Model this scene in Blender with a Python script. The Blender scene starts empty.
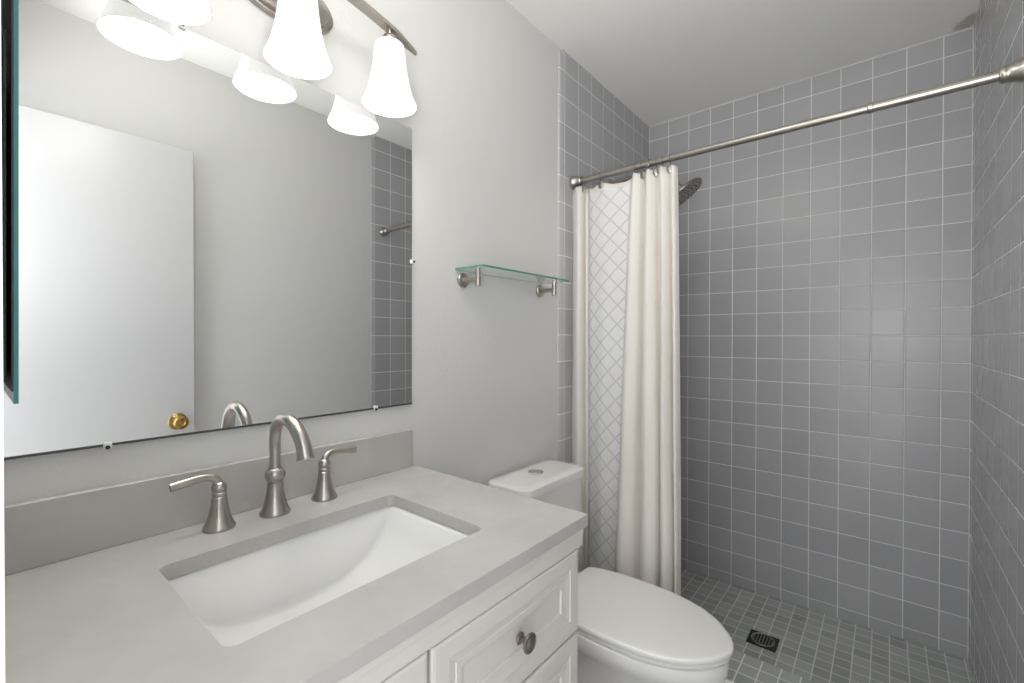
import bpy, bmesh, math, random
from mathutils import Vector, Matrix

random.seed(4)
S = bpy.context.scene
COL = S.collection
PI = math.pi

# ------------------------------------------------------------------ camera, world, exposure
W, D, H = 1.2955, 2.4658, 2.434          # room: vanity wall X=0, right wall X=W, back wall Y=D, ceiling H
CX, CZ = 1.0411, 1.2406
YAW, PIT, ROL, FPX = 0.6906, 0.0072, 0.0015, 452.18

cam_d = bpy.data.cameras.new('camera')
cam = bpy.data.objects.new('camera', cam_d)
COL.objects.link(cam)
fw = Vector((-math.sin(YAW) * math.cos(PIT), math.cos(YAW) * math.cos(PIT), -math.sin(PIT)))
r0 = Vector((math.cos(YAW), math.sin(YAW), 0))
u0 = r0.cross(fw)
rt = math.cos(ROL) * r0 + math.sin(ROL) * u0
up = rt.cross(fw)
cam.matrix_world = Matrix(((rt.x, up.x, -fw.x, CX), (rt.y, up.y, -fw.y, 0), (rt.z, up.z, -fw.z, CZ), (0, 0, 0, 1)))
cam_d.sensor_width = 36
cam_d.lens = FPX / 1024 * 36
cam_d.clip_start = 0.01
S.camera = cam

world = bpy.data.worlds.new('world')
S.world = world
world.use_nodes = True
bg = world.node_tree.nodes['Background']
bg.inputs[0].default_value = (0.95, 0.975, 1.0, 1)
bg.inputs[1].default_value = 3.3
S.view_settings.view_transform = 'Standard'
S.view_settings.look = 'None'
S.view_settings.exposure = 0.21
S.view_settings.gamma = 1
S.view_settings.use_curve_mapping = False
S.cycles.use_denoising = True
S.cycles.max_bounces = 12
S.cycles.diffuse_bounces = 8
S.cycles.glossy_bounces = 6
S.cycles.sample_clamp_indirect = 6
SHADE_EMIT = 0.40
BULB_EMIT = 58.0
# added fill light, no fixture: brightens the vanity end from above the frame
cl_d = bpy.data.lights.new('overhead_fill', 'POINT')
cl_d.shadow_soft_size = 0.12; cl_d.energy = 6.0; cl_d.color = (1.0, 0.98, 0.95)
cl_o = bpy.data.objects.new('overhead_fill', cl_d)
COL.objects.link(cl_o)
cl_o.location = (0.46, 0.36, 2.22)

# added soft fill light in the hallway behind the camera, aimed up and forward
fl_d = bpy.data.lights.new('hall_fill', 'AREA')
fl_d.shape = 'DISK'; fl_d.size = 0.6; fl_d.energy = 10.5; fl_d.color = (1.0, 0.985, 0.965); fl_d.spread = math.radians(120)
fl_o = bpy.data.objects.new('hall_fill', fl_d)
COL.objects.link(fl_o)
fl_o.location = (1.14, -0.50, 1.30)
fl_o.rotation_euler = Vector((-0.16, 0.66, 0.75)).to_track_quat('-Z', 'Y').to_euler()

# ------------------------------------------------------------------ materials
def newmat(name):
    m = bpy.data.materials.new(name)
    m.use_nodes = True
    return m, m.node_tree, m.node_tree.nodes['Principled BSDF']

def N(nt, kind, **kw):
    n = nt.nodes.new(kind)
    for k, v in kw.items():
        if k == 'inp':
            for i, val in v.items():
                n.inputs[i].default_value = val
        else:
            setattr(n, k, v)
    return n

def plain(name, col, rough=0.5, metal=0.0, noise=0.0, nscale=12, bump=0.0, bscale=200, spec=None, coat=0.0):
    m, nt, b = newmat(name)
    b.inputs['Base Color'].default_value = (*col, 1)
    b.inputs['Roughness'].default_value = rough
    b.inputs['Metallic'].default_value = metal
    if coat:
        b.inputs['Coat Weight'].default_value = coat
        b.inputs['Coat Roughness'].default_value = 0.08
    if spec is not None:
        b.inputs['Specular IOR Level'].default_value = spec
    tc = N(nt, 'ShaderNodeTexCoord')
    if noise:
        n = N(nt, 'ShaderNodeTexNoise', inp={'Scale': nscale, 'Detail': 5, 'Roughness': 0.6})
        nt.links.new(tc.outputs['Object'], n.inputs['Vector'])
        mr = N(nt, 'ShaderNodeMapRange', inp={1: 0.3, 2: 0.7, 3: 1 - noise, 4: 1 + noise})
        nt.links.new(n.outputs['Fac'], mr.inputs[0])
        mx = N(nt, 'ShaderNodeVectorMath', operation='SCALE')
        mx.inputs[0].default_value = col
        nt.links.new(mr.outputs[0], mx.inputs['Scale'])
        nt.links.new(mx.outputs[0], b.inputs['Base Color'])
    if bump:
        n = N(nt, 'ShaderNodeTexNoise', inp={'Scale': bscale, 'Detail': 2})
        nt.links.new(tc.outputs['Object'], n.inputs['Vector'])
        bp = N(nt, 'ShaderNodeBump', inp={'Strength': bump, 'Distance': 0.002})
        nt.links.new(n.outputs['Fac'], bp.inputs['Height'])
        nt.links.new(bp.outputs[0], b.inputs['Normal'])
    return m

def tile_mat(name, axes, off, pitch, col, grout, gw=0.003, rough=0.29, vary=0.05, bump=0.5, wob=0.0):
    m, nt, b = newmat(name)
    L = nt.links.new
    tc = N(nt, 'ShaderNodeTexCoord')
    sp = N(nt, 'ShaderNodeSeparateXYZ')
    L(tc.outputs['Object'], sp.inputs[0])
    def mth(op, a, bb=None, c=None):
        n = N(nt, 'ShaderNodeMath', operation=op)
        for i, v in enumerate((a, bb, c)):
            if v is None:
                continue
            if isinstance(v, (int, float)):
                n.inputs[i].default_value = v
            else:
                L(v, n.inputs[i])
        return n.outputs[0]
    us, ds = [], []
    for a, o, p in zip(axes, off, pitch):
        u = mth('DIVIDE', mth('SUBTRACT', sp.outputs[a], o), p)
        us.append(mth('FLOOR', u))
        ds.append(mth('MULTIPLY', mth('PINGPONG', u, 0.5), p))
    d = mth('MINIMUM', ds[0], ds[1])
    mr = N(nt, 'ShaderNodeMapRange', interpolation_type='SMOOTHSTEP', inp={1: gw / 2 - 0.0006, 2: gw / 2 + 0.0006, 3: 0, 4: 1})
    L(d, mr.inputs[0])
    cb = N(nt, 'ShaderNodeCombineXYZ')
    L(us[0], cb.inputs[0]); L(us[1], cb.inputs[1])
    wn = N(nt, 'ShaderNodeTexWhiteNoise', noise_dimensions='3D')
    L(cb.outputs[0], wn.inputs['Vector'])
    vr = N(nt, 'ShaderNodeMapRange', inp={1: 0, 2: 1, 3: 1 - vary, 4: 1 + vary})
    L(wn.outputs['Value'], vr.inputs[0])
    sc = N(nt, 'ShaderNodeVectorMath', operation='SCALE')
    sc.inputs[0].default_value = col
    L(vr.outputs[0], sc.inputs['Scale'])
    mix = N(nt, 'ShaderNodeMix', data_type='RGBA')
    mix.inputs[6].default_value = (*grout, 1)
    L(mr.outputs[0], mix.inputs[0]); L(sc.outputs[0], mix.inputs[7])
    L(mix.outputs[2], b.inputs['Base Color'])
    rr = N(nt, 'ShaderNodeMapRange', inp={1: 0, 2: 1, 3: 0.75, 4: rough})
    L(mr.outputs[0], rr.inputs[0]); L(rr.outputs[0], b.inputs['Roughness'])
    mh = N(nt, 'ShaderNodeMapRange', interpolation_type='SMOOTHSTEP', inp={1: gw / 2 - 0.001, 2: gw / 2 + 0.003, 3: 0, 4: 1})
    L(d, mh.inputs[0])
    nz = N(nt, 'ShaderNodeTexNoise', inp={'Scale': 9, 'Detail': 2})
    L(tc.outputs['Object'], nz.inputs['Vector'])
    hh = mth('MULTIPLY_ADD', nz.outputs['Fac'], wob, mh.outputs[0])
    bp = N(nt, 'ShaderNodeBump', inp={'Strength': bump, 'Distance': 0.0015})
    L(hh, bp.inputs['Height']); L(bp.outputs[0], b.inputs['Normal'])
    return m

P = 0.1095
TILE = (0.425, 0.423, 0.437)
GROUT = (0.82, 0.82, 0.80)
Z0 = 2.34987
M = {}
M['paint'] = plain('wall_paint', (0.64, 0.635, 0.622), 0.45, bump=0.25, bscale=90)
M['ceil'] = plain('ceiling_paint', (0.86, 0.855, 0.835), 0.7)
def stain_ceiling():
    m = M['ceil']; nt = m.node_tree; b = nt.nodes['Principled BSDF']
    tc = N(nt, 'ShaderNodeTexCoord')
    dv = N(nt, 'ShaderNodeVectorMath', operation='DISTANCE')
    dv.inputs[1].default_value = (W - 0.015, D - 0.05, H)
    nz = N(nt, 'ShaderNodeTexNoise', inp={'Scale': 45, 'Detail': 3})
    ad = N(nt, 'ShaderNodeMath', operation='MULTIPLY_ADD', inp={1: 0.09})
    nt.links.new(tc.outputs['Object'], dv.inputs[0]); nt.links.new(tc.outputs['Object'], nz.inputs['Vector'])
    nt.links.new(nz.outputs['Fac'], ad.inputs[0]); nt.links.new(dv.outputs['Value'], ad.inputs[2])
    mr = N(nt, 'ShaderNodeMapRange', inp={1: 0.075, 2: 0.105, 3: 0.7, 4: 0})
    nt.links.new(ad.outputs[0], mr.inputs[0])
    mx = N(nt, 'ShaderNodeMix', data_type='RGBA')
    mx.inputs[6].default_value = b.inputs['Base Color'].default_value
    mx.inputs[7].default_value = (0.36, 0.31, 0.22, 1)
    nt.links.new(mr.outputs[0], mx.inputs[0]); nt.links.new(mx.outputs[2], b.inputs['Base Color'])
stain_ceiling()
M['tile_back'] = tile_mat('tile_back', (0, 2), (0.1162, Z0), (P, P), TILE, GROUT, wob=0.6)
M['tile_left'] = tile_mat('tile_left', (1, 2), (1.594, Z0), (0.111, P), TILE, GROUT, wob=0.6)
M['tile_right'] = tile_mat('tile_right', (1, 2), (1.540, Z0), (0.110, P), TILE, (0.9, 0.9, 0.88), rough=0.13, bump=0.15, wob=0.2)
M['bullnose'] = tile_mat('bullnose', (1, 2), (9.0, Z0), (40.0, P), (0.50, 0.50, 0.515), GROUT, rough=0.12)  # same tile as the walls, its edge highlight put into the paler colour
M['mosaic'] = tile_mat('mosaic', (0, 1), (0.669, 2.103), (0.0558, 0.0558), (0.42, 0.44, 0.43), (0.80, 0.76, 0.73), gw=0.004, rough=0.35, vary=0.16, wob=1.0)
M['curb'] = tile_mat('curb_tile', (0, 1), (0.669, 1.62), (0.0558, 0.0558), (0.38, 0.395, 0.39), (0.76, 0.76, 0.73), gw=0.004, rough=0.3, vary=0.1)
M['floor'] = tile_mat('floor_tile', (0, 1), (0.3, 0.2), (0.305, 0.305), (0.44, 0.425, 0.40), (0.50, 0.48, 0.45), gw=0.004, rough=0.4)
M['stone'] = plain('grey_quartz', (0.45, 0.436, 0.420), 0.25, noise=0.08, nscale=6)
M['cab'] = plain('cream_lacquer', (0.60, 0.575, 0.53), 0.38)
M['dark'] = plain('dark_gap', (0.03, 0.03, 0.03), 0.7)
M['white'] = plain('white_porcelain', (0.77, 0.765, 0.755), 0.08, coat=0.3)
M['seat'] = plain('white_seat_plastic', (0.80, 0.795, 0.775), 0.25)
M['nickel'] = plain('brushed_nickel', (0.45, 0.415, 0.38), 0.30, 1.0, noise=0.05, nscale=60)
M['nickel_dark'] = plain('aged_nickel', (0.30, 0.28, 0.26), 0.33, 1.0)
M['pewter'] = plain('antique_pewter', (0.26, 0.23, 0.20), 0.35, 1.0, noise=0.2, nscale=60)
M['chrome'] = plain('chrome', (0.62, 0.62, 0.63), 0.12, 1.0)
M['brass'] = plain('brass', (0.46, 0.30, 0.11), 0.25, 1.0)
M['black'] = plain('black_iron', (0.02, 0.02, 0.022), 0.4, 0.3)
M['door'] = plain('door_paint', (0.52, 0.52, 0.525), 0.30)
M['trimp'] = plain('trim_paint', (0.72, 0.72, 0.71), 0.35)
M['mirror'] = plain('mirror_silver', (0.90, 0.91, 0.91), 0.0, 1.0)
M['mirror_edge'] = plain('mirror_edge', (0.05, 0.06, 0.06), 0.3)
M['teal'] = plain('green_glass_edge', (0.05, 0.30, 0.29), 0.1)
M['plastic'] = plain('clear_clip_plastic', (0.75, 0.75, 0.74), 0.15)
M['caulk'] = plain('white_caulk', (0.66, 0.66, 0.64), 0.6)

# clear shelf glass with green tint in its edges
m, nt, b = newmat('shelf_glass')
b.inputs['Base Color'].default_value = (0.90, 0.97, 0.95, 1)
b.inputs['Transmission Weight'].default_value = 1.0
b.inputs['Roughness'].default_value = 0.0
b.inputs['IOR'].default_value = 1.45
M['glass'] = m
m, nt, b = newmat('shelf_glass_edge')
b.inputs['Base Color'].default_value = (0.06, 0.24, 0.20, 1)
b.inputs['Roughness'].default_value = 0.15
M['glass_edge'] = m

# frosted lit shade and bulb
m, nt, b = newmat('frosted_lit_glass')
b.inputs['Base Color'].default_value = (0.70, 0.70, 0.70, 1)
b.inputs['Roughness'].default_value = 0.35
b.inputs['Emission Color'].default_value = (1.0, 0.975, 0.94, 1)
b.inputs['Emission Strength'].default_value = SHADE_EMIT
M['shade'] = m
m, nt, b = newmat('lit_bulb')
b.inputs['Base Color'].default_value = (0.9, 0.9, 0.9, 1)
b.inputs['Emission Color'].default_value = (1.0, 0.965, 0.92, 1)
b.inputs['Emission Strength'].default_value = BULB_EMIT
M['bulb'] = m

# curtain cloth with a woven diamond lattice band (uv in metres along the cloth)
def curtain_mat():
    m, nt, b = newmat('curtain_cloth')
    L = nt.links.new
    uv = N(nt, 'ShaderNodeUVMap')
    sp = N(nt, 'ShaderNodeSeparateXYZ')
    L(uv.outputs[0], sp.inputs[0])
    def mth(op, a, bb=None):
        n = N(nt, 'ShaderNodeMath', operation=op)
        for i, v in enumerate((a, bb)):
            if v is None: continue
            if isinstance(v, (int, float)): n.inputs[i].default_value = v
            else: L(v, n.inputs[i])
        return n.outputs[0]
    U, V = sp.outputs[0], sp.outputs[1]
    a = mth('DIVIDE', U, 0.071); c = mth('DIVIDE', V, 0.0765)
    d1 = mth('PINGPONG', mth('ADD', a, c), 0.5)
    d2 = mth('PINGPONG', mth('SUBTRACT', a, c), 0.5)
    d = mth('MINIMUM', d1, d2)
    ln = N(nt, 'ShaderNodeMapRange', interpolation_type='SMOOTHSTEP', inp={1: 0.03, 2: 0.075, 3: 1, 4: 0})
    L(d, ln.inputs[0])
    # patterned band, plain band alternating
    band = mth('MULTIPLY', mth('GREATER_THAN', U, 0.128), mth('LESS_THAN', U, 0.345))
    band = mth('MULTIPLY', band, mth('LESS_THAN', V, 1.845))
    lat = mth('MULTIPLY', ln.outputs[0], band)
    mix = N(nt, 'ShaderNodeMix', data_type='RGBA')
    mix.inputs[6].default_value = (0.88, 0.845, 0.80, 1)
    mix.inputs[7].default_value = (0.83, 0.825, 0.825, 1)
    L(band, mix.inputs[0])
    mx2 = N(nt, 'ShaderNodeMix', data_type='RGBA')
    L(mth('MULTIPLY', lat, 0.85), mx2.inputs[0]); L(mix.outputs[2], mx2.inputs[6])
    mx2.inputs[7].default_value = (0.62, 0.61, 0.605, 1)
    nt.nodes.remove(b)
    df = N(nt, 'ShaderNodeBsdfDiffuse'); tr = N(nt, 'ShaderNodeBsdfTranslucent')
    L(mx2.outputs[2], df.inputs[0]); L(mx2.outputs[2], tr.inputs[0])
    ms = N(nt, 'ShaderNodeMixShader', inp={0: 0.18})
    L(df.outputs[0], ms.inputs[1]); L(tr.outputs[0], ms.inputs[2])
    nz = N(nt, 'ShaderNodeTexNoise', inp={'Scale': 14, 'Detail': 3})
    mp = N(nt, 'ShaderNodeMapping'); mp.inputs['Scale'].default_value = (3.0, 0.7, 1)
    L(uv.outputs[0], mp.inputs[0]); L(mp.outputs[0], nz.inputs['Vector'])
    bp = N(nt, 'ShaderNodeBump', inp={'Strength': 0.35, 'Distance': 0.006})
    L(nz.outputs['Fac'], bp.inputs['Height'])
    L(bp.outputs[0], df.inputs['Normal'])
    L(ms.outputs[0], nt.nodes['Material Output'].inputs[0])
    return m
M['curtain'] = curtain_mat()

# ------------------------------------------------------------------ mesh helpers
def obj(name, bm, mat, parent=None, smooth=False, angle=None):
    me = bpy.data.meshes.new(name)
    bmesh.ops.recalc_face_normals(bm, faces=bm.faces[:])
    bm.to_mesh(me); bm.free()
    mats = mat if isinstance(mat, (list, tuple)) else [mat]
    for k in mats:
        me.materials.append(M[k])
    o = bpy.data.objects.new(name, me)
    COL.objects.link(o)
    if smooth:
        if angle is None: angle = 40
        me.shade_smooth()
        try:
            me.set_sharp_from_angle(angle=math.radians(angle))
        except Exception:
            pass
    if parent is not None:
        o.parent = parent
        if parent.type == 'EMPTY':
            o.matrix_parent_inverse = Matrix.Translation(-Vector(parent.location))
    return o

def thing(name, label, cat, loc=(0, 0, 0), group=None):
    o = bpy.data.objects.new(name, None)
    o.empty_display_size = 0.05
    COL.objects.link(o); o.location = loc
    o['label'] = label; o['category'] = cat
    if group: o['group'] = group
    return o

def tag(o, label, cat, group=None):
    o['label'] = label; o['category'] = cat
    if group: o['group'] = group
    return o

def struct(name, bm, mat, **kw):
    o = obj(name, bm, mat, **kw)
    o['kind'] = 'structure'
    return o

def box(bm, x0, x1, y0, y1, z0, z1, bev=0.0, seg=2):
    vs = [bm.verts.new((x, y, z)) for x in (x0, x1) for y in (y0, y1) for z in (z0, z1)]
    q = [(0, 1, 3, 2), (4, 6, 7, 5), (0, 4, 5, 1), (2, 3, 7, 6), (0, 2, 6, 4), (1, 5, 7, 3)]
    fs = [bm.faces.new([vs[i] for i in f]) for f in q]
    if bev:
        es = {e for f in fs for e in f.edges}
        bmesh.ops.bevel(bm, geom=list(es), offset=bev, segments=seg, profile=0.5, affect='EDGES')
    return bm

def B(*a, **k):
    return box(bmesh.new(), *a, **k)

def loft(bm, rings, cap0=True, cap1=True, closed=True):
    R = [[bm.verts.new(p) for p in r] for r in rings]
    n = len(R[0])
    for a, b in zip(R[:-1], R[1:]):
        for i in range(n if closed else n - 1):
            j = (i + 1) % n
            bm.faces.new((a[i], a[j], b[j], b[i]))
    if cap0: bm.faces.new(R[0][::-1])
    if cap1: bm.faces.new(R[-1])
    return bm

def lathe(bm, prof, origin=(0, 0, 0), axis=(0, 0, 1), n=32, cap0=True, cap1=True, flat=1.0):
    """profile of (radius, height) turned about an axis through origin"""
    ax = Vector(axis).normalized()
    t = Vector((1, 0, 0)) if abs(ax.x) < 0.9 else Vector((0, 1, 0))
    a = ax.cross(t).normalized(); b = ax.cross(a)
    o = Vector(origin)
    rings = [[o + ax * h + (a * math.cos(2 * PI * i / n) + b * math.sin(2 * PI * i / n) * flat) * max(r, 1e-4) for i in range(n)] for r, h in prof]
    return loft(bm, rings, cap0, cap1)

def tube(bm, pts, rad, n=20, cap=True, ref=None):
    """rad: number, list of numbers, or list of (r_side, r_normal)"""
    pts = [Vector(p) for p in pts]
    if isinstance(rad, (int, float)): rad = [rad] * len(pts)
    rings = []; nrm = None
    for i, p in enumerate(pts):
        t = (pts[min(i + 1, len(pts) - 1)] - pts[max(i - 1, 0)]).normalized()
        if nrm is None:
            g = Vector(ref) if ref else (Vector((0, 0, 1)) if abs(t.z) < 0.9 else Vector((1, 0, 0)))
            nrm = (g - t * g.dot(t)).normalized()
        else:
            nrm = (nrm - t * nrm.dot(t)).normalized()
        s = t.cross(nrm)
        r = rad[i]
        ra, rb = (r, r) if isinstance(r, (int, float)) else r
        rings.append([p + s * math.cos(2 * PI * k / n) * ra + nrm * math.sin(2 * PI * k / n) * rb for k in range(n)])
    return loft(bm, rings, cap, cap)

def spline(pts, n=8):
    """Catmull-Rom through points (tuples of any length)"""
    out = []
    P_ = [pts[0]] + list(pts) + [pts[-1]]
    for i in range(1, len(P_) - 2):
        p0, p1, p2, p3 = P_[i - 1:i + 3]
        for k in range(n):
            t = k / n
            out.append(tuple(0.5 * (2 * b + (c - a) * t + (2 * a - 5 * b + 4 * c - d) * t * t + (3 * b - a - 3 * c + d) * t ** 3) for a, b, c, d in zip(p0, p1, p2, p3)))
    out.append(tuple(pts[-1]))
    return out

def rrect(x0, x1, y0, y1, r, seg=6):
    pts = []
    for cx, cy, a0 in ((x1 - r, y1 - r, 0), (x0 + r, y1 - r, 90), (x0 + r, y0 + r, 180), (x1 - r, y0 + r, 270)):
        for k in range(seg + 1):
            a = math.radians(a0 + 90 * k / seg)
            pts.append((cx + r * math.cos(a), cy + r * math.sin(a)))
    return pts

# ------------------------------------------------------------------ room shell
YF = 0.0122            # inner face of the front wall (with the doorway)
XJ = 0.70              # left edge of the doorway
YS = 1.553             # where shower tile begins
struct('wall_left', B(-0.10, 0, -0.12, D, 0, H), 'paint')
struct('wall_right', B(W, W + 0.10, -0.12, D, 0, H), 'paint')
struct('wall_back', B(-0.10, W + 0.10, D, D + 0.10, 0, H), 'tile_back')
bm = B(0, XJ, -0.10, YF, 0, H)
box(bm, XJ, W, -0.10, YF, 2.06, H)
struct('wall_front', bm, 'paint')
struct('ceiling', B(-0.10, W + 0.10, -0.12, D + 0.10, H, H + 0.08), 'ceil')
struct('floor', B(-0.10, W + 0.10, -1.2, 1.56, -0.06, 0.0), 'floor')
struct('shower_floor', B(-0.10, W + 0.10, 1.56, D + 0.1, -0.06, 0.0), 'mosaic')
struct('shower_curb', B(0.007, W - 0.002, 1.565, 1.735, 0.0, 0.14, bev=0.006), 'curb')
# tile skins of the side walls with their bullnose edge strips
struct('wall_left_tiled', B(-0.004, 0.006, 1.592, D, 0, H - 0.001), 'tile_left')
struct('wall_right_tiled', B(W - 0.001, W + 0.006, 1.54, D, 0, H - 0.001), 'tile_right')
def bullnose(x, s, y0, y1):
    prof = [(0, y1), (0.0065, y1), (0.0068, y0 + 0.012), (0.006, y0 + 0.006), (0.004, y0 + 0.002), (0, y0)]
    bm = bmesh.new()
    loft(bm, [[(x + s * a, y, z) for a, y in prof] for z in (0, H - 0.016)])
    return bm
struct('trim_1', bullnose(0.0, 1, YS, 1.5925), 'bullnose', smooth=True)
struct('trim_2', bullnose(W + 0.005, -1, 1.508, 1.5405), 'bullnose', smooth=True)
bm = B(0.006, W - 0.001, D - 0.004, D, H - 0.004, H)
box(bm, 0.006, 0.010, YS + 0.02, D, H - 0.004, H)
box(bm, W - 0.004, W - 0.001, 1.53, D, H - 0.004, H)
box(bm, W - 0.004, W - 0.001, D - 0.003, D, 0.0, H - 0.004)
struct('trim_3', bm, 'caulk')

# door leaf folded open against the right wall
dr = struct('door_1', B(1.240, 1.275, 0.018, 0.622, 0.012, 2.031, bev=0.0015), 'door')
bm = bmesh.new()
lathe(bm, [(0.0, 0), (0.033, 0), (0.034, 0.003), (0.030, 0.006), (0.014, 0.010), (0.012, 0.026), (0.019, 0.034), (0.026, 0.044), (0.027, 0.053), (0.022, 0.060), (0.012, 0.0625), (0.010, 0.0605), (0.0, 0.0605)], (1.240, 0.562, 0.893), (-1, 0, 0))
obj('door_knob', bm, 'brass', dr, smooth=True)
obj('latch_plate', B(1.246, 1.269, 0.621, 0.6235, 0.868, 0.918), 'nickel_dark', dr)
bm = B(1.24, 1.28, -0.10, 0.010, 0, 2.06)
struct('trim_4', bm, 'trimp')

# ------------------------------------------------------------------ vanity cabinet
YV0, YV1 = 0.016, 0.800
XFRAME = 0.547
van = thing('vanity_cabinet', 'cream painted vanity cabinet with pewter knobs under the grey stone countertop', 'cabinet', (0.28, 0.41, 0))
bm = bmesh.new()
box(bm, 0.004, 0.530, YV0, YV0 + 0.016, 0.0, 0.8555)
box(bm, 0.004, 0.530, YV1 - 0.016, YV1, 0.0, 0.8555)
box(bm, 0.004, 0.012, YV0 + 0.016, YV1 - 0.016, 0.0, 0.8555)
box(bm, 0.012, 0.480, YV0 + 0.016, YV1 - 0.016, 0.09, 0.106)
box(bm, 0.468, 0.480, YV0 + 0.016, YV1 - 0.016, 0.0, 0.09)
obj('carcass', bm, 'cab', van)
bm = bmesh.new()
box(bm, 0.530, XFRAME, YV0, YV1, 0.806, 0.8185)
box(bm, 0.530, XFRAME, YV0, YV1, 0.09, 0.125)
for y0, y1 in ((YV0, YV0 + 0.030), (0.386, 0.418), (YV1 - 0.03, YV1)):
    box(bm, 0.530, XFRAME, y0, y1, 0.125, 0.806)
box(bm, 0.530, XFRAME, 0.418, YV1 - 0.03, 0.635, 0.662)
box(bm, 0.530, XFRAME, 0.418, YV1 - 0.03, 0.372, 0.398)
obj('face_frame', bm, 'cab', van)
bm = B(0.530, 0.5675, YV0, YV1 + 0.001, 0.8190, 0.8555, bev=0.0015)
box(bm, 0.5675, 0.5695, YV0, YV1 + 0.001, 0.8440, 0.8555, bev=0.0006, seg=1)
obj('top_rail', bm, 'cab', van)

def panel_front(y0, y1, z0, z1, xb=0.5475, t=0.0195, fr=0.060):
    """raised-panel front: nested rectangular steps"""
    xf = xb + t
    k = fr / 0.060
    steps = [(0, xb), (0, xf - 0.004), (0.0015, xf - 0.0012), (0.006, xf), (0.030 * k, xf), (0.0312 * k, xf - 0.0018), (0.033 * k, xf - 0.0012), (0.045 * k, xf - 0.0030), (0.0462 * k, xf - 0.0018), (0.058 * k, xf - 0.0025), (0.0592 * k, xf - 0.0062)]
    bm = bmesh.new()
    rings = [[(x, y0 + i, z0 + i), (x, y1 - i, z0 + i), (x, y1 - i, z1 - i), (x, y0 + i, z1 - i)] for i, x in steps]
    return loft(bm, rings)

def knob_bm(y, z, xf=0.567):
    bm = bmesh.new()
    lathe(bm, [(0.0, 0), (0.0095, 0), (0.0105, 0.002), (0.0085, 0.004), (0.0055, 0.006), (0.005, 0.013), (0.007, 0.016), (0.0145, 0.0185), (0.0165, 0.021), (0.0160, 0.0235), (0.0135, 0.025), (0.0125, 0.0243), (0.0105, 0.0243), (0.0095, 0.0255), (0.005, 0.0275), (0.0, 0.028)], (xf, y, z), (1, 0, 0), n=28)
    return bm

for z0, z1 in ((0.652, 0.8165), (0.389, 0.6475), (0.115, 0.3845)):
    d_ = obj('drawer', panel_front(0.405, 0.7855, z0, z1), 'cab', van)
    obj('knob', knob_bm(0.595, (z0 + z1) / 2), 'pewter', d_, smooth=True)
d_ = obj('door', panel_front(0.030, 0.398, 0.115, 0.8165, fr=0.064), 'cab', van)
obj('knob', knob_bm(0.372, 0.69), 'pewter', d_, smooth=True)

# ------------------------------------------------------------------ countertop with backsplash
ZC, ZCB = 0.880, 0.856
SX0, SX1, SY0, SY1 = 0.163, 0.456, 0.190, 0.626
def slab_with_hole(outer, inner, z0, z1):
    bm = bmesh.new()
    loops = {}
    for z in (z0, z1):
        es = []
        for key, pts in (('o', outer), ('i', inner)):
            vs = [bm.verts.new((x, y, z)) for x, y in pts]
            loops[key, z] = vs
            es += [bm.edges.new((vs[k], vs[(k + 1) % len(vs)])) for k in range(len(vs))]
        bmesh.ops.triangle_fill(bm, edges=es, use_beauty=True)
    for key in 'oi':
        a, b = loops[key, z0], loops[key, z1]
        for k in range(len(a)):
            j = (k + 1) % len(a)
            bm.faces.new((a[k], a[j], b[j], b[k]))
    return bm
ct = thing('countertop', 'grey stone vanity countertop around the white undermount sink', 'countertop', (0.28, 0.41, ZCB))
bm = slab_with_hole([(0.0008, YF + 0.0005), (0.572, YF + 0.0005), (0.572, 0.812), (0.0008, 0.812)], rrect(SX0, SX1, SY0, SY1, 0.016), ZCB, ZC)
obj('slab', bm, 'stone', ct)
tag(obj('backsplash', B(0.0008, 0.018, YF + 0.0005, 0.800, ZC + 0.0002, 0.984, bev=0.001, seg=1), 'stone'), 'grey stone backsplash strip along the wall behind the nickel faucet', 'backsplash')

# ------------------------------------------------------------------ undermount sink
def sink_bm():
    ys_ctl = [(0.186, 0.8555), (0.1875, 0.850), (0.193, 0.835), (0.220, 0.790), (0.258, 0.757), (0.305, 0.737), (0.365, 0.728), (0.45, 0.728), (0.509, 0.738), (0.556, 0.758), (0.594, 0.793), (0.612, 0.828), (0.622, 0.848), (0.626, 0.853), (0.630, 0.8555)]
    prof = spline(ys_ctl, 5)
    x0, x1 = SX0 - 0.002, SX1 + 0.003
    rings = []
    for y, z in prof:
        d = max(0.8555 - z, 1e-4)
        r = min(0.014, d * 0.6); dr = 0.04 * d
        sec = [(x0, 0.8555)]
        for k in range(7):
            a = k / 6 * PI / 2
            sec.append((x0 + dr + r - r * math.cos(a), z + r - r * math.sin(a)))
        r2 = min(0.045, d * 0.75)
        for k in range(9):
            a = PI / 2 - k / 8 * PI / 2
            sec.append((x1 - dr - r2 + r2 * math.cos(a), z + r2 - r2 * math.sin(a)))
        sec.append((x1, 0.8555))
        rings.append([(x, y, zz) for x, zz in sec])
    bm = bmesh.new()
    loft(bm, rings, False, False, closed=False)
    # outer flange under the stone
    return bm
sk = thing('sink', 'white rectangular undermount porcelain sink set in the grey countertop', 'sink', (0.31, 0.41, 0.73))
so = obj('basin', sink_bm(), 'white', sk, smooth=True, angle=50)
md = so.modifiers.new('thick', 'SOLIDIFY'); md.thickness = 0.008; md.offset = -1
for p_ in so.data.polygons:
    pass
bm = bmesh.new()
lathe(bm, [(0.0, 0.0), (0.022, 0.0), (0.023, 0.0015), (0.018, 0.003), (0.016, 0.002), (0.0, 0.0035)], (0.30, 0.40, 0.7285))
obj('drain_cap', bm, 'nickel', sk, smooth=True)

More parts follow.
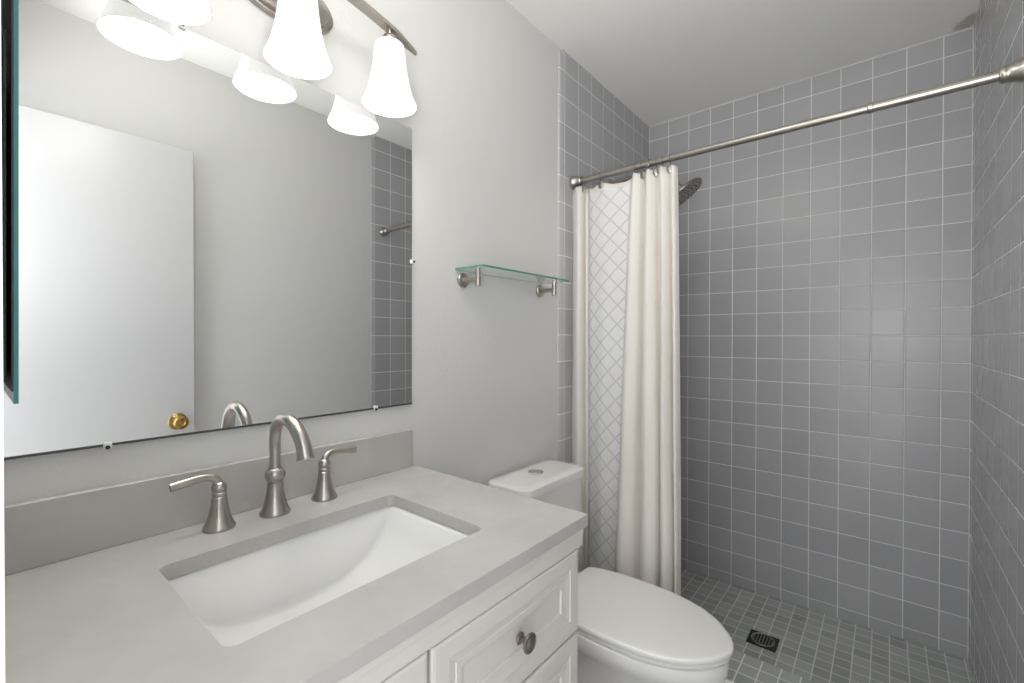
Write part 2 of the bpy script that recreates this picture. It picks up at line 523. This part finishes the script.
# ------------------------------------------------------------------ widespread faucet
fc = thing('faucet', 'brushed nickel widespread faucet with arched spout behind the sink', 'faucet', (0.073, 0.406, ZC))
FX, FY = 0.073, 0.406
bm = bmesh.new()
lathe(bm, [(0.0000, 0), (0.0283, 0), (0.0291, 0.003), (0.0278, 0.006), (0.0239, 0.014), (0.0196, 0.028), (0.0165, 0.044), (0.0150, 0.060), (0.0150, 0.0645), (0.0135, 0.0655), (0.0135, 0.0675), (0.0150, 0.0685), (0.0178, 0.072), (0.0193, 0.079), (0.0184, 0.086), (0.0152, 0.0905), (0.0126, 0.0925), (0.0126, 0.096), (0.0000, 0.096)], (FX, FY, ZC))
obj('spout_base', bm, 'nickel', fc, smooth=True)
path = spline([(FX, FY, ZC + 0.092), (FX, FY, 1.0), (FX + 0.002, FY - 0.001, 1.032), (FX + 0.014, FY - 0.003, 1.0600), (FX + 0.037, FY - 0.005, 1.0775), (FX + 0.063, FY - 0.005, 1.0815), (FX + 0.090, FY - 0.004, 1.0745), (FX + 0.112, FY - 0.002, 1.0560), (FX + 0.125, FY, 1.0335), (FX + 0.131, FY, 1.0150)], 4)
dx, dz = path[-1][0] - path[-2][0], path[-1][2] - path[-2][2]
rad = [0.0106 + 0.0044 * max(0, (k / (len(path) - 1) - 0.15) / 0.85) ** 1.4 for k in range(len(path))]
bm = bmesh.new()
tube(bm, path, rad, n=24)
e = Vector(path[-1]); t_ = Vector((dx, 0, dz)).normalized()
lathe(bm, [(0.0150, 0), (0.0168, 0.001), (0.0170, 0.003), (0.0160, 0.0045), (0.012, 0.0045), (0.0, 0.003)], e - t_ * 0.001, t_, n=24)
obj('spout', bm, 'nickel', fc, smooth=True)
for sgn, hy, hx in ((-1, 0.306, 0.068), (1, 0.515, 0.067)):
    bm = bmesh.new()
    lathe(bm, [(0.0000, 0), (0.0265, 0), (0.0274, 0.003), (0.0261, 0.006), (0.0213, 0.015), (0.0170, 0.030), (0.0139, 0.046), (0.0124, 0.0595), (0.0113, 0.0605), (0.0113, 0.0625), (0.0122, 0.0635), (0.0122, 0.068), (0.0111, 0.069), (0.0000, 0.069)], (hx, hy, ZC))
    h_ = obj('handle', bm, 'nickel', fc, smooth=True)
    bm = bmesh.new()
    lathe(bm, [(0.0, 0.068), (0.0100, 0.0685), (0.0125, 0.074), (0.0125, 0.080), (0.0100, 0.0855), (0.006, 0.088), (0.0, 0.0885)], (hx, hy, ZC))
    z_ = ZC + 0.082
    lp = spline([(hx, hy, z_), (hx, hy + sgn * 0.004, z_ + 0.010), (hx, hy + sgn * 0.014, z_ + 0.0165), (hx, hy + sgn * 0.030, z_ + 0.0185), (hx + 0.002, hy + sgn * 0.052, z_ + 0.0165), (hx + 0.003, hy + sgn * 0.077, z_ + 0.0135)], 5)
    n_ = len(lp)
    rr_ = [(0.0085 - 0.0022 * min(1, i / (n_ * .4)) + 0.0030 * max(0, (i / n_ - .4)), 0.0080 - 0.0042 * min(1, i / (n_ * .45)) + 0.0036 * max(0, (i / n_ - .45))) for i in range(n_)]
    tube(bm, lp, rr_, n=16, ref=(1, 0, 0) if False else None)
    obj('lever', bm, 'nickel', h_, smooth=True)

# ------------------------------------------------------------------ wall mirror with clips
mi = thing('wall_mirror', 'large frameless wall mirror above the backsplash, held by small clear clips', 'mirror', (0.003, 0.41, 1.058))
bm = B(0.0008, 0.006, YF + 0.001, 0.807, 1.0565, 1.8315)
mo = obj('mirror_glass', bm, ['mirror', 'mirror_edge'], mi)
for f in mo.data.polygons:
    f.material_index = 0 if f.normal.x > 0.9 else 1
obj('bottom_channel', B(0.0008, 0.0078, YF + 0.001, 0.807, 1.0535, 1.0575), 'mirror_edge', mi)
def clip(y, z, dy, dz):
    bm = B(0.0005, 0.010, y - 0.006, y + 0.006, z - 0.006, z + 0.006, bev=0.002)
    c = obj('clip', bm, 'plastic', mi)
    bm = bmesh.new()
    lathe(bm, [(0.0, 0), (0.0036, 0), (0.003, 0.002), (0.0, 0.0022)], (0.0100, y + dy, z + dz), (1, 0, 0), n=12)
    obj('screw', bm, 'black', c)
clip(0.156, 1.0545, 0, -0.003); clip(0.688, 1.0565, 0, -0.003)
clip(0.8085, 1.457, 0.003, 0); clip(0.697, 1.833, 0, 0.002); clip(0.266, 1.833, 0, 0.002)

# ------------------------------------------------------------------ small mirror on the front wall, seen edge-on
mc = thing('side_mirror', 'small frameless side mirror with green glass edge on the near wall beside the vanity', 'mirror', (0.35, 0.02, 1.2))
def leaning(y0, y1, x0, x1, z0, z1, mat, name):
    bm = B(x0, x1, y0, y1, z0, z1)
    for v in bm.verts:
        v.co.y -= 0.0042 * (1.50 - v.co.z)
    return obj(name, bm, mat, mc)
leaning(0.0262, 0.0289, 0.14, 0.50, 1.187, 1.86, 'teal', 'mirror_glass')
leaning(0.0250, 0.0264, 0.14, 0.499, 1.197, 1.86, 'mirror_edge', 'mirror_backing')
leaning(0.0206, 0.0222, 0.22, 0.497, 1.205, 1.487, 'black', 'hanging_rail')
for z_ in (1.24, 1.43):
    obj('bracket', B(0.30, 0.33, YF + 0.0002, 0.0224 - 0.0042 * (1.50 - z_), z_, z_ + 0.03), 'plastic', mc)
obj('spacer', B(0.150, 0.165, YF + 0.0002, 0.0245, 1.30, 1.34), 'plastic', mc)
obj('spacer', B(0.150, 0.165, YF + 0.0002, 0.0245, 1.70, 1.74), 'plastic', mc)

# ------------------------------------------------------------------ vanity light
LX = 0.088
vl = thing('vanity_light', 'three-shade brushed nickel vanity light with lit frosted bell shades above the mirror', 'wall lamp', (0.0, 0.455, 2.003))
bm = bmesh.new()
for (a, b_, x0_, x1_) in ((0.116, 0.060, 0.0005, 0.010), (0.104, 0.050, 0.010, 0.018)):
    prev = []
    for x, k in ((x0_, 1.0), (x1_ - 0.003, 1.0), (x1_, 0.965)):
        prev.append([(x, 0.455 + a * k * math.cos(2 * PI * i / 48), 2.003 + b_ * k * math.sin(2 * PI * i / 48)) for i in range(48)])
    loft(bm, prev)
obj('backplate', bm, 'nickel', vl, smooth=True)
def bar_z(y):
    t = (y - 0.455) / 0.30
    return 2.032 - 0.046 * t * t
bm = bmesh.new()
rings = []
for k in range(33):
    y = 0.455 + 0.302 * (k - 16) / 16
    t = abs(k - 16) / 16
    hw = 0.0125 * (1 - 0.75 * max(0, (t - 0.80) / 0.20))
    z = bar_z(y)
    rings.append([(LX - hw, y, z - 0.004), (LX + hw, y, z - 0.004), (LX + hw, y, z + 0.005), (LX - hw, y, z + 0.005)])
loft(bm, rings)
obj('bar', bm, 'nickel', vl)
bm = bmesh.new()
tube(bm, [(0.016, 0.455, 2.003), (0.05, 0.455, 2.006), (0.075, 0.455, 2.018), (LX, 0.455, 2.029)], [0.012, 0.010, 0.009, 0.008], n=16)
obj('arm', bm, 'nickel', vl, smooth=True)
for y in (0.222, 0.449, 0.675):
    zb = bar_z(y)
    bm = bmesh.new()
    lathe(bm, [(0.0, zb - 0.003), (0.006, zb - 0.003), (0.006, 1.992), (0.016, 1.988), (0.021, 1.980), (0.021, 1.962), (0.0, 1.962)], (LX, y, 0), n=24)
    obj('socket', bm, 'nickel', vl, smooth=True)
    prof = [(0.0182, 1.976), (0.0310, 1.976), (0.0352, 1.972), (0.0369, 1.964), (0.0387, 1.945), (0.0420, 1.918), (0.0465, 1.890), (0.0529, 1.862), (0.0602, 1.841), (0.0647, 1.831), (0.0665, 1.827),
            (0.0643, 1.827), (0.0584, 1.841), (0.0508, 1.862), (0.0443, 1.890), (0.0398, 1.918), (0.0367, 1.945), (0.0349, 1.962), (0.0310, 1.972), (0.0182, 1.973)]
    bm = bmesh.new()
    lathe(bm, prof + [prof[0]], (LX, y, -0.007), n=48, cap0=False, cap1=False)
    obj('lamp_shade', bm, 'shade', vl, smooth=True, angle=60)
    bm = bmesh.new()
    lathe(bm, [(0.0, 1.962), (0.013, 1.962), (0.014, 1.940), (0.020, 1.920), (0.0285, 1.898), (0.0295, 1.884), (0.025, 1.868), (0.014, 1.858), (0.0, 1.8555)], (LX, y, -0.007), n=24)
    obj('bulb', bm, 'bulb', vl, smooth=True)

# ------------------------------------------------------------------ glass shelf
gs = thing('glass_shelf', 'clear glass wall shelf with green edge on two nickel posts above the toilet', 'shelf', (0.0, 1.215, 1.42))
bm = B(0.001, 0.121, 0.980, 1.450, 1.4535, 1.4595)
go = obj('shelf_glass', bm, ['glass', 'glass_edge'], gs)
for f in go.data.polygons:
    f.material_index = 0 if abs(f.normal.z) > 0.9 else 1
for y in (1.010, 1.426):
    bm = bmesh.new()
    lathe(bm, [(0.0, 0.0005), (0.0225, 0.0005), (0.0235, 0.003), (0.0235, 0.007), (0.021, 0.010), (0.010, 0.011), (0.0078, 0.013), (0.0078, 0.068), (0.0, 0.068)], (0, y, 1.424), (1, 0, 0), n=32)
    lathe(bm, [(0.0, 1.402), (0.0075, 1.402), (0.0085, 1.403), (0.0085, 1.4525), (0.0, 1.4525)], (0.070, y, 0), n=24)
    obj('bracket', bm, 'nickel', gs, smooth=True)

# ------------------------------------------------------------------ toilet
TY = 1.284
to = thing('toilet', 'white two-piece toilet with closed lid between the vanity and the shower', 'toilet', (0.40, TY, 0))
def oval(xb, xf, hw, n=48, sq=0.0, taper=0.0):
    """plan outline: rounded front, squarer back, widest near 45 percent"""
    pts = []
    xm = xb + (xf - xb) * 0.42
    for i in range(n):
        a = 2 * PI * i / n
        c, s = math.cos(a), math.sin(a)
        if c >= 0:
            x = xm + (xf - xm) * abs(c) ** 0.95
            y = hw * math.copysign(abs(s) ** 0.95, s)
        else:
            e = 1.0 - 0.55 * sq
            x = xm - (xm - xb) * abs(c) ** e
            y = hw * math.copysign(abs(s) ** (1 - 0.62 * sq), s) * (1 - taper * abs(c) ** 1.5)
        pts.append((x, TY + y))
    return pts
def stack(secs, n=48):
    bm = bmesh.new()
    rings = [[(x, y, z) for x, y in oval(xb, xf, hw, n, sq, tp)] for z, xb, xf, hw, sq, tp in secs]
    return loft(bm, rings)
bm = stack([(0.0, 0.16, 0.610, 0.106, 0.6, 0), (0.01, 0.16, 0.612, 0.107, 0.6, 0), (0.08, 0.165, 0.606, 0.099, 0.5, 0), (0.16, 0.17, 0.620, 0.095, 0.4, 0.05),
            (0.22, 0.18, 0.652, 0.098, 0.3, 0.05), (0.265, 0.19, 0.684, 0.106, 0.3, 0.05), (0.295, 0.195, 0.704, 0.119, 0.35, 0.05), (0.318, 0.195, 0.715, 0.138, 0.4, 0.05), (0.338, 0.195, 0.721, 0.155, 0.4, 0.05), (0.355, 0.195, 0.724, 0.164, 0.4, 0.05),
            (0.375, 0.195, 0.725, 0.167, 0.4, 0.05), (0.386, 0.195, 0.722, 0.165, 0.4, 0.05), (0.390, 0.20, 0.715, 0.160, 0.4, 0.05)])
box(bm, 0.03, 0.30, TY - 0.098, TY + 0.098, 0.0, 0.385, bev=0.03, seg=4)
obj('bowl', bm, 'white', to, smooth=True)
HALF = [(0.222, 0.128), (0.226, 0.136), (0.236, 0.144), (0.27, 0.156), (0.329, 0.1665), (0.40, 0.1705), (0.46, 0.1700), (0.541, 0.1625), (0.585, 0.152), (0.629, 0.1345), (0.670, 0.107), (0.702, 0.074), (0.722, 0.045), (0.733, 0.020), (0.7365, 0.0)]
def seat_ring(inset, z):
    c = spline(HALF, 4)
    k = 1 - inset / 0.17
    up_ = [(0.45 + (x - 0.45) * (1 - inset / 0.26), TY + w * k, z) for x, w in c]
    lo_ = [(x, 2 * TY - y, zz) for x, y, zz in up_[:-1]]
    return up_ + lo_[::-1]
bm = bmesh.new()
loft(bm, [seat_ring(a_, z_) for a_, z_ in ((0.009, 0.3925), (0.006, 0.3945), (0.005, 0.402), (0.009, 0.4055))])
obj('seat', bm, 'seat', to, smooth=True)
bm = bmesh.new()
loft(bm, [seat_ring(a_, z_) for a_, z_ in ((0.006, 0.4085), (0.001, 0.4100), (0.0, 0.4125), (0.0, 0.4200), (0.0012, 0.4225), (0.004, 0.4240), (0.012, 0.4250), (0.05, 0.4258))])
obj('lid', bm, 'seat', to, smooth=True)
for s in (-1, 1):
    bm = bmesh.new()
    lathe(bm, [(0.0, 0), (0.012, 0), (0.013, 0.004), (0.013, 0.024), (0.010, 0.028), (0.0, 0.028)], (0.212, TY + s * 0.075, 0.391), n=20)
    obj('hinge', bm, 'seat', to, smooth=True)
def tank_ring(x0, x1, hw, z, r, bow):
    pts = rrect(x0, x1, TY - hw, TY + hw, r, 7)
    out = []
    for x, y in pts:
        if x > (x0 + x1) / 2:
            x -= bow * ((y - TY) / hw) ** 2
        out.append((x, y, z))
    return out
bm = bmesh.new()
loft(bm, [tank_ring(0.030, 0.178, 0.165, 0.386, 0.03, 0.008), tank_ring(0.026, 0.183, 0.175, 0.41, 0.032, 0.008), tank_ring(0.022, 0.190, 0.180, 0.60, 0.034, 0.008), tank_ring(0.020, 0.192, 0.182, 0.7315, 0.034, 0.008)])
obj('tank', bm, 'white', to, smooth=True)
bm = bmesh.new()
loft(bm, [tank_ring(0.018, 0.194, 0.184, 0.7325, 0.034, 0.008), tank_ring(0.014, 0.199, 0.188, 0.736, 0.036, 0.008), tank_ring(0.014, 0.199, 0.188, 0.757, 0.036, 0.008),
          tank_ring(0.016, 0.197, 0.1865, 0.763, 0.036, 0.008), tank_ring(0.022, 0.190, 0.181, 0.7665, 0.034, 0.008), tank_ring(0.045, 0.165, 0.160, 0.768, 0.03, 0.008)])
obj('tank_lid', bm, 'white', to, smooth=True)
bm = bmesh.new()
lathe(bm, [(0.0, 0), (0.027, 0), (0.028, 0.002), (0.026, 0.004), (0.0225, 0.0035), (0.0215, 0.0022), (0.0205, 0.0035), (0.0, 0.0045)], (0.092, TY - 0.003, 0.7675), n=32)
obj('flush_button', bm, 'chrome', to, smooth=True)

# ------------------------------------------------------------------ curtain rod
RY, RZ = 1.660, 1.906
def rod_at(x):
    return (x, RY - 0.048 * x, RZ - 0.022 * x)
RAX = Vector((1, -0.048, -0.022)).normalized()
rod = thing('curtain_rod', 'brushed nickel tension rod spanning the shower opening under the ceiling', 'rod', (W / 2, RY, RZ))
bm = bmesh.new()
lathe(bm, [(0.0, 0.012), (0.0118, 0.012), (0.0118, 1.000), (0.0145, 1.001), (0.0150, 1.006), (0.0145, 1.011), (0.0132, 1.012), (0.0132, W - 0.008), (0.0, W - 0.008)], (0, RY, RZ), RAX, n=28)
obj('tube', bm, 'nickel', rod, smooth=True)
fl = [(0.0, 0.0), (0.027, 0.0), (0.0275, 0.003), (0.0275, 0.010), (0.025, 0.013), (0.021, 0.030), (0.0195, 0.034), (0.0205, 0.037), (0.0195, 0.041), (0.0165, 0.046), (0.013, 0.047), (0.0, 0.047)]
for x, s in ((0.0066, 1), (W - 0.0014, -1)):
    bm = bmesh.new()
    lathe(bm, fl, rod_at(x), (s, 0, 0), n=28)
    obj('flange', bm, 'nickel', rod, smooth=True)

# ------------------------------------------------------------------ shower curtain
def curtain_bm():
    top = [(0.006, 0.000), (0.022, -0.012), (0.046, -0.022), (0.057, -0.012), (0.057, 0.010), (0.052, 0.030), (0.064, 0.034), (0.085, 0.014), (0.120, 0.004), (0.160, 0.000), (0.205, 0.004), (0.245, 0.010), (0.272, 0.014), (0.286, -0.006), (0.302, -0.022), (0.320, -0.006),
           (0.330, 0.018), (0.340, -0.006), (0.356, -0.024), (0.372, -0.004), (0.380, 0.014), (0.392, -0.006), (0.408, -0.024), (0.422, -0.006), (0.430, 0.010), (0.440, -0.012), (0.452, -0.018), (0.460, 0.002)]
    bot = [(0.006, 0.000), (0.024, -0.018), (0.048, -0.028), (0.060, -0.016), (0.060, 0.010), (0.054, 0.032), (0.066, 0.036), (0.086, 0.018), (0.114, 0.010), (0.146, 0.002), (0.178, 0.008), (0.204, 0.020), (0.219, 0.022), (0.226, -0.030), (0.258, -0.060), (0.300, -0.042),
           (0.318, 0.004), (0.330, -0.030), (0.360, -0.058), (0.396, -0.040), (0.406, 0.008), (0.416, -0.030), (0.436, -0.052), (0.452, -0.030), (0.456, 0.012), (0.462, -0.018), (0.470, -0.022), (0.477, 0.010)]
    a, b = spline(top, 8), spline(bot, 8)
    n = len(a)
    mid = [((p[0] + q[0]) / 2, (p[1] + q[1]) / 2) for p, q in zip(a, b)]
    us = [0.0]
    for k in range(1, n):
        us.append(us[-1] + math.hypot(mid[k][0] - mid[k - 1][0], mid[k][1] - mid[k - 1][1]))
    bm = bmesh.new()
    uvl = bm.loops.layers.uv.new('UVMap')
    rows = 60
    zt, zb = 1.878, 0.165
    ringx = [r[0] for r in RINGS]
    grid = []
    for j in range(rows + 1):
        t = j / rows
        row = []
        for k in range(n):
            w = t ** 0.75
            x = a[k][0] * (1 - w) + b[k][0] * w
            y = a[k][1] * (1 - w) + b[k][1] * w
            y += 0.003 * math.sin(9 * t + k * 0.15) * t
            x += 0.002 * math.sin(6 * t + k * 0.11) * t
            z = zt + (zb - zt) * t
            dd = min(abs(a[k][0] - rx) for rx in ringx)
            z -= 0.016 * min(1, dd / 0.05) * (1 - t) ** 14
            row.append((bm.verts.new((x, RY - 0.048 * x + y, z - 0.022 * x * (1 - t))), us[k], z))
        grid.append(row)
    for j in range(rows):
        for k in range(n - 1):
            q = (grid[j][k], grid[j][k + 1], grid[j + 1][k + 1], grid[j + 1][k])
            f = bm.faces.new([v[0] for v in q])
            for lp, v in zip(f.loops, q):
                lp[uvl].uv = (v[1], v[2])
    return bm
RINGS = [(0.033, 'curtain ring on the rod nearest the left end flange'), (0.057, 'curtain ring second from the left end flange of the rod'),
         (0.146, 'curtain ring alone above the flat diamond-patterned part of the curtain'), (0.296, 'curtain ring at the left of the bunched folds'),
         (0.328, 'second curtain ring in the bunched folds, counted from the left'), (0.355, 'third curtain ring in the bunched folds, counted from the left'),
         (0.379, 'fourth curtain ring in the bunched folds, counted from the left'), (0.403, 'fifth curtain ring in the bunched folds, counted from the left'),
         (0.432, 'last curtain ring, above the right edge of the gathered curtain')]
cu = obj('shower_curtain', curtain_bm(), 'curtain', smooth=True, angle=180)
tag(cu, 'off-white fabric shower curtain with a grey diamond lattice band, gathered at the left', 'curtain')
md = cu.modifiers.new('thick', 'SOLIDIFY'); md.thickness = 0.0012; md.offset = 0

def make_ring():
    r = thing('curtain_ring', '', 'curtain ring', (0, 0, 0), 'curtain rings on the shower rod')
    bm = bmesh.new()
    pts = [(0, 0.0165 * math.cos(2 * PI * i / 28), -0.0025 + 0.0180 * math.sin(2 * PI * i / 28)) for i in range(29)]
    tube(bm, pts, 0.0013, n=8, cap=False)
    tube(bm, [(0, 0, -0.020), (0, -0.005, -0.028), (0, -0.006, -0.037)], 0.0013, n=8)
    obj('wire', bm, 'nickel_dark', r, smooth=True)
    bm = bmesh.new()
    lathe(bm, [(0.0, 0), (0.0150, 0), (0.0158, 0.0015), (0.013, 0.003), (0.0, 0.0035)], (0, -0.006, -0.039), (0, -1, 0), n=24, flat=0.72)
    obj('button', bm, 'nickel_dark', r, smooth=True)
    return r
ring0 = make_ring()
yoff = {0: -0.010, 1: 0.008, 2: -0.010, 3: -0.014, 4: 0.01, 5: -0.018, 6: 0.008, 7: -0.018, 8: 0.004}
for i, (x, lab) in enumerate(RINGS):
    if i == 0:
        r = ring0
    else:
        r = ring0.copy(); COL.objects.link(r)
        for ch in ring0.children:
            c = ch.copy(); COL.objects.link(c); c.parent = r
    r.location = rod_at(x)
    r['label'] = lab
for i, o in enumerate([o for o in COL.objects if o.name.startswith('curtain_ring')]):
    o.rotation_euler.z = random.uniform(-0.25, 0.35)

# ------------------------------------------------------------------ shower head
sh = thing('rain_shower', 'round brushed nickel rain shower head half hidden behind the curtain', 'shower head', (0.006, 2.0, 1.99))
bm = bmesh.new()
lathe(bm, [(0.0, 0), (0.028, 0), (0.029, 0.003), (0.022, 0.009), (0.012, 0.012), (0.0, 0.012)], (0.006, 2.0, 1.985), (1, 0, 0))
obj('wall_flange', bm, 'nickel', sh, smooth=True)
hd = Vector((0.58, 0.13, -0.80)).normalized()
hc = Vector((0.362, 2.0, 1.872))
joint = hc - hd * 0.045
bm = bmesh.new()
tube(bm, spline([(0.012, 2.0, 1.985), (0.10, 2.0, 1.995), (0.22, 2.0, 1.975), tuple(joint - hd * 0.02), tuple(joint)], 6), 0.0105, n=18)
obj('arm', bm, 'nickel', sh, smooth=True)
bm = bmesh.new()
lathe(bm, [(0.0, -0.046), (0.014, -0.046), (0.017, -0.036), (0.016, -0.024), (0.030, -0.016), (0.070, -0.010), (0.083, -0.007), (0.0865, -0.002), (0.0865, 0.003), (0.084, 0.006), (0.0, 0.006)], hc, hd, n=40)
obj('spray_head', bm, 'nickel_dark', sh, smooth=True)
bm = bmesh.new()
for rr in (0.018, 0.036, 0.054, 0.071):
    k = int(rr * 2 * PI / 0.017)
    a_ = hd.cross(Vector((0, 1, 0))).normalized(); b_ = hd.cross(a_)
    for i in range(k):
        c_ = hc + hd * 0.0055 + (a_ * math.cos(2 * PI * i / k) + b_ * math.sin(2 * PI * i / k)) * rr
        lathe(bm, [(0.0025, 0), (0.002, 0.003), (0.0, 0.0035)], c_, hd, n=8)
o = obj('nozzles', bm, 'black', sh)
o['kind'] = 'stuff'

# ------------------------------------------------------------------ floor drain
dn = thing('floor_drain', 'square dark metal drain with round grate in the mosaic shower floor', 'drain', (0.660, 2.080, 0.0))
DX, DY = 0.660, 2.080
bm = slab_with_hole([(DX - 0.053, DY - 0.048), (DX + 0.053, DY - 0.048), (DX + 0.053, DY + 0.048), (DX - 0.053, DY + 0.048)],
                    [(DX + 0.042 * math.cos(2 * PI * i / 40), DY + 0.042 * math.sin(2 * PI * i / 40)) for i in range(40)], 0.0004, 0.005)
obj('drain_frame', bm, 'black', dn)
bm = bmesh.new()
tube(bm, [(DX + 0.041 * math.cos(2 * PI * i / 40), DY + 0.041 * math.sin(2 * PI * i / 40), 0.0055) for i in range(41)], 0.0030, n=8, cap=False)
obj('drain_ring', bm, 'chrome', dn, smooth=True)
bm = bmesh.new()
for i in range(-3, 4):
    h_ = math.sqrt(0.039 ** 2 - (i * 0.011) ** 2)
    box(bm, DX + i * 0.011 - 0.0022, DX + i * 0.011 + 0.0022, DY - h_, DY + h_, 0.001, 0.0045)
obj('grate', bm, 'nickel_dark', dn)
obj('drain_cup', lathe(bmesh.new(), [(0.0, 0.0003), (0.041, 0.0003), (0.041, 0.0008), (0, 0.0008)], (DX, DY, 0), n=32), 'black', dn)
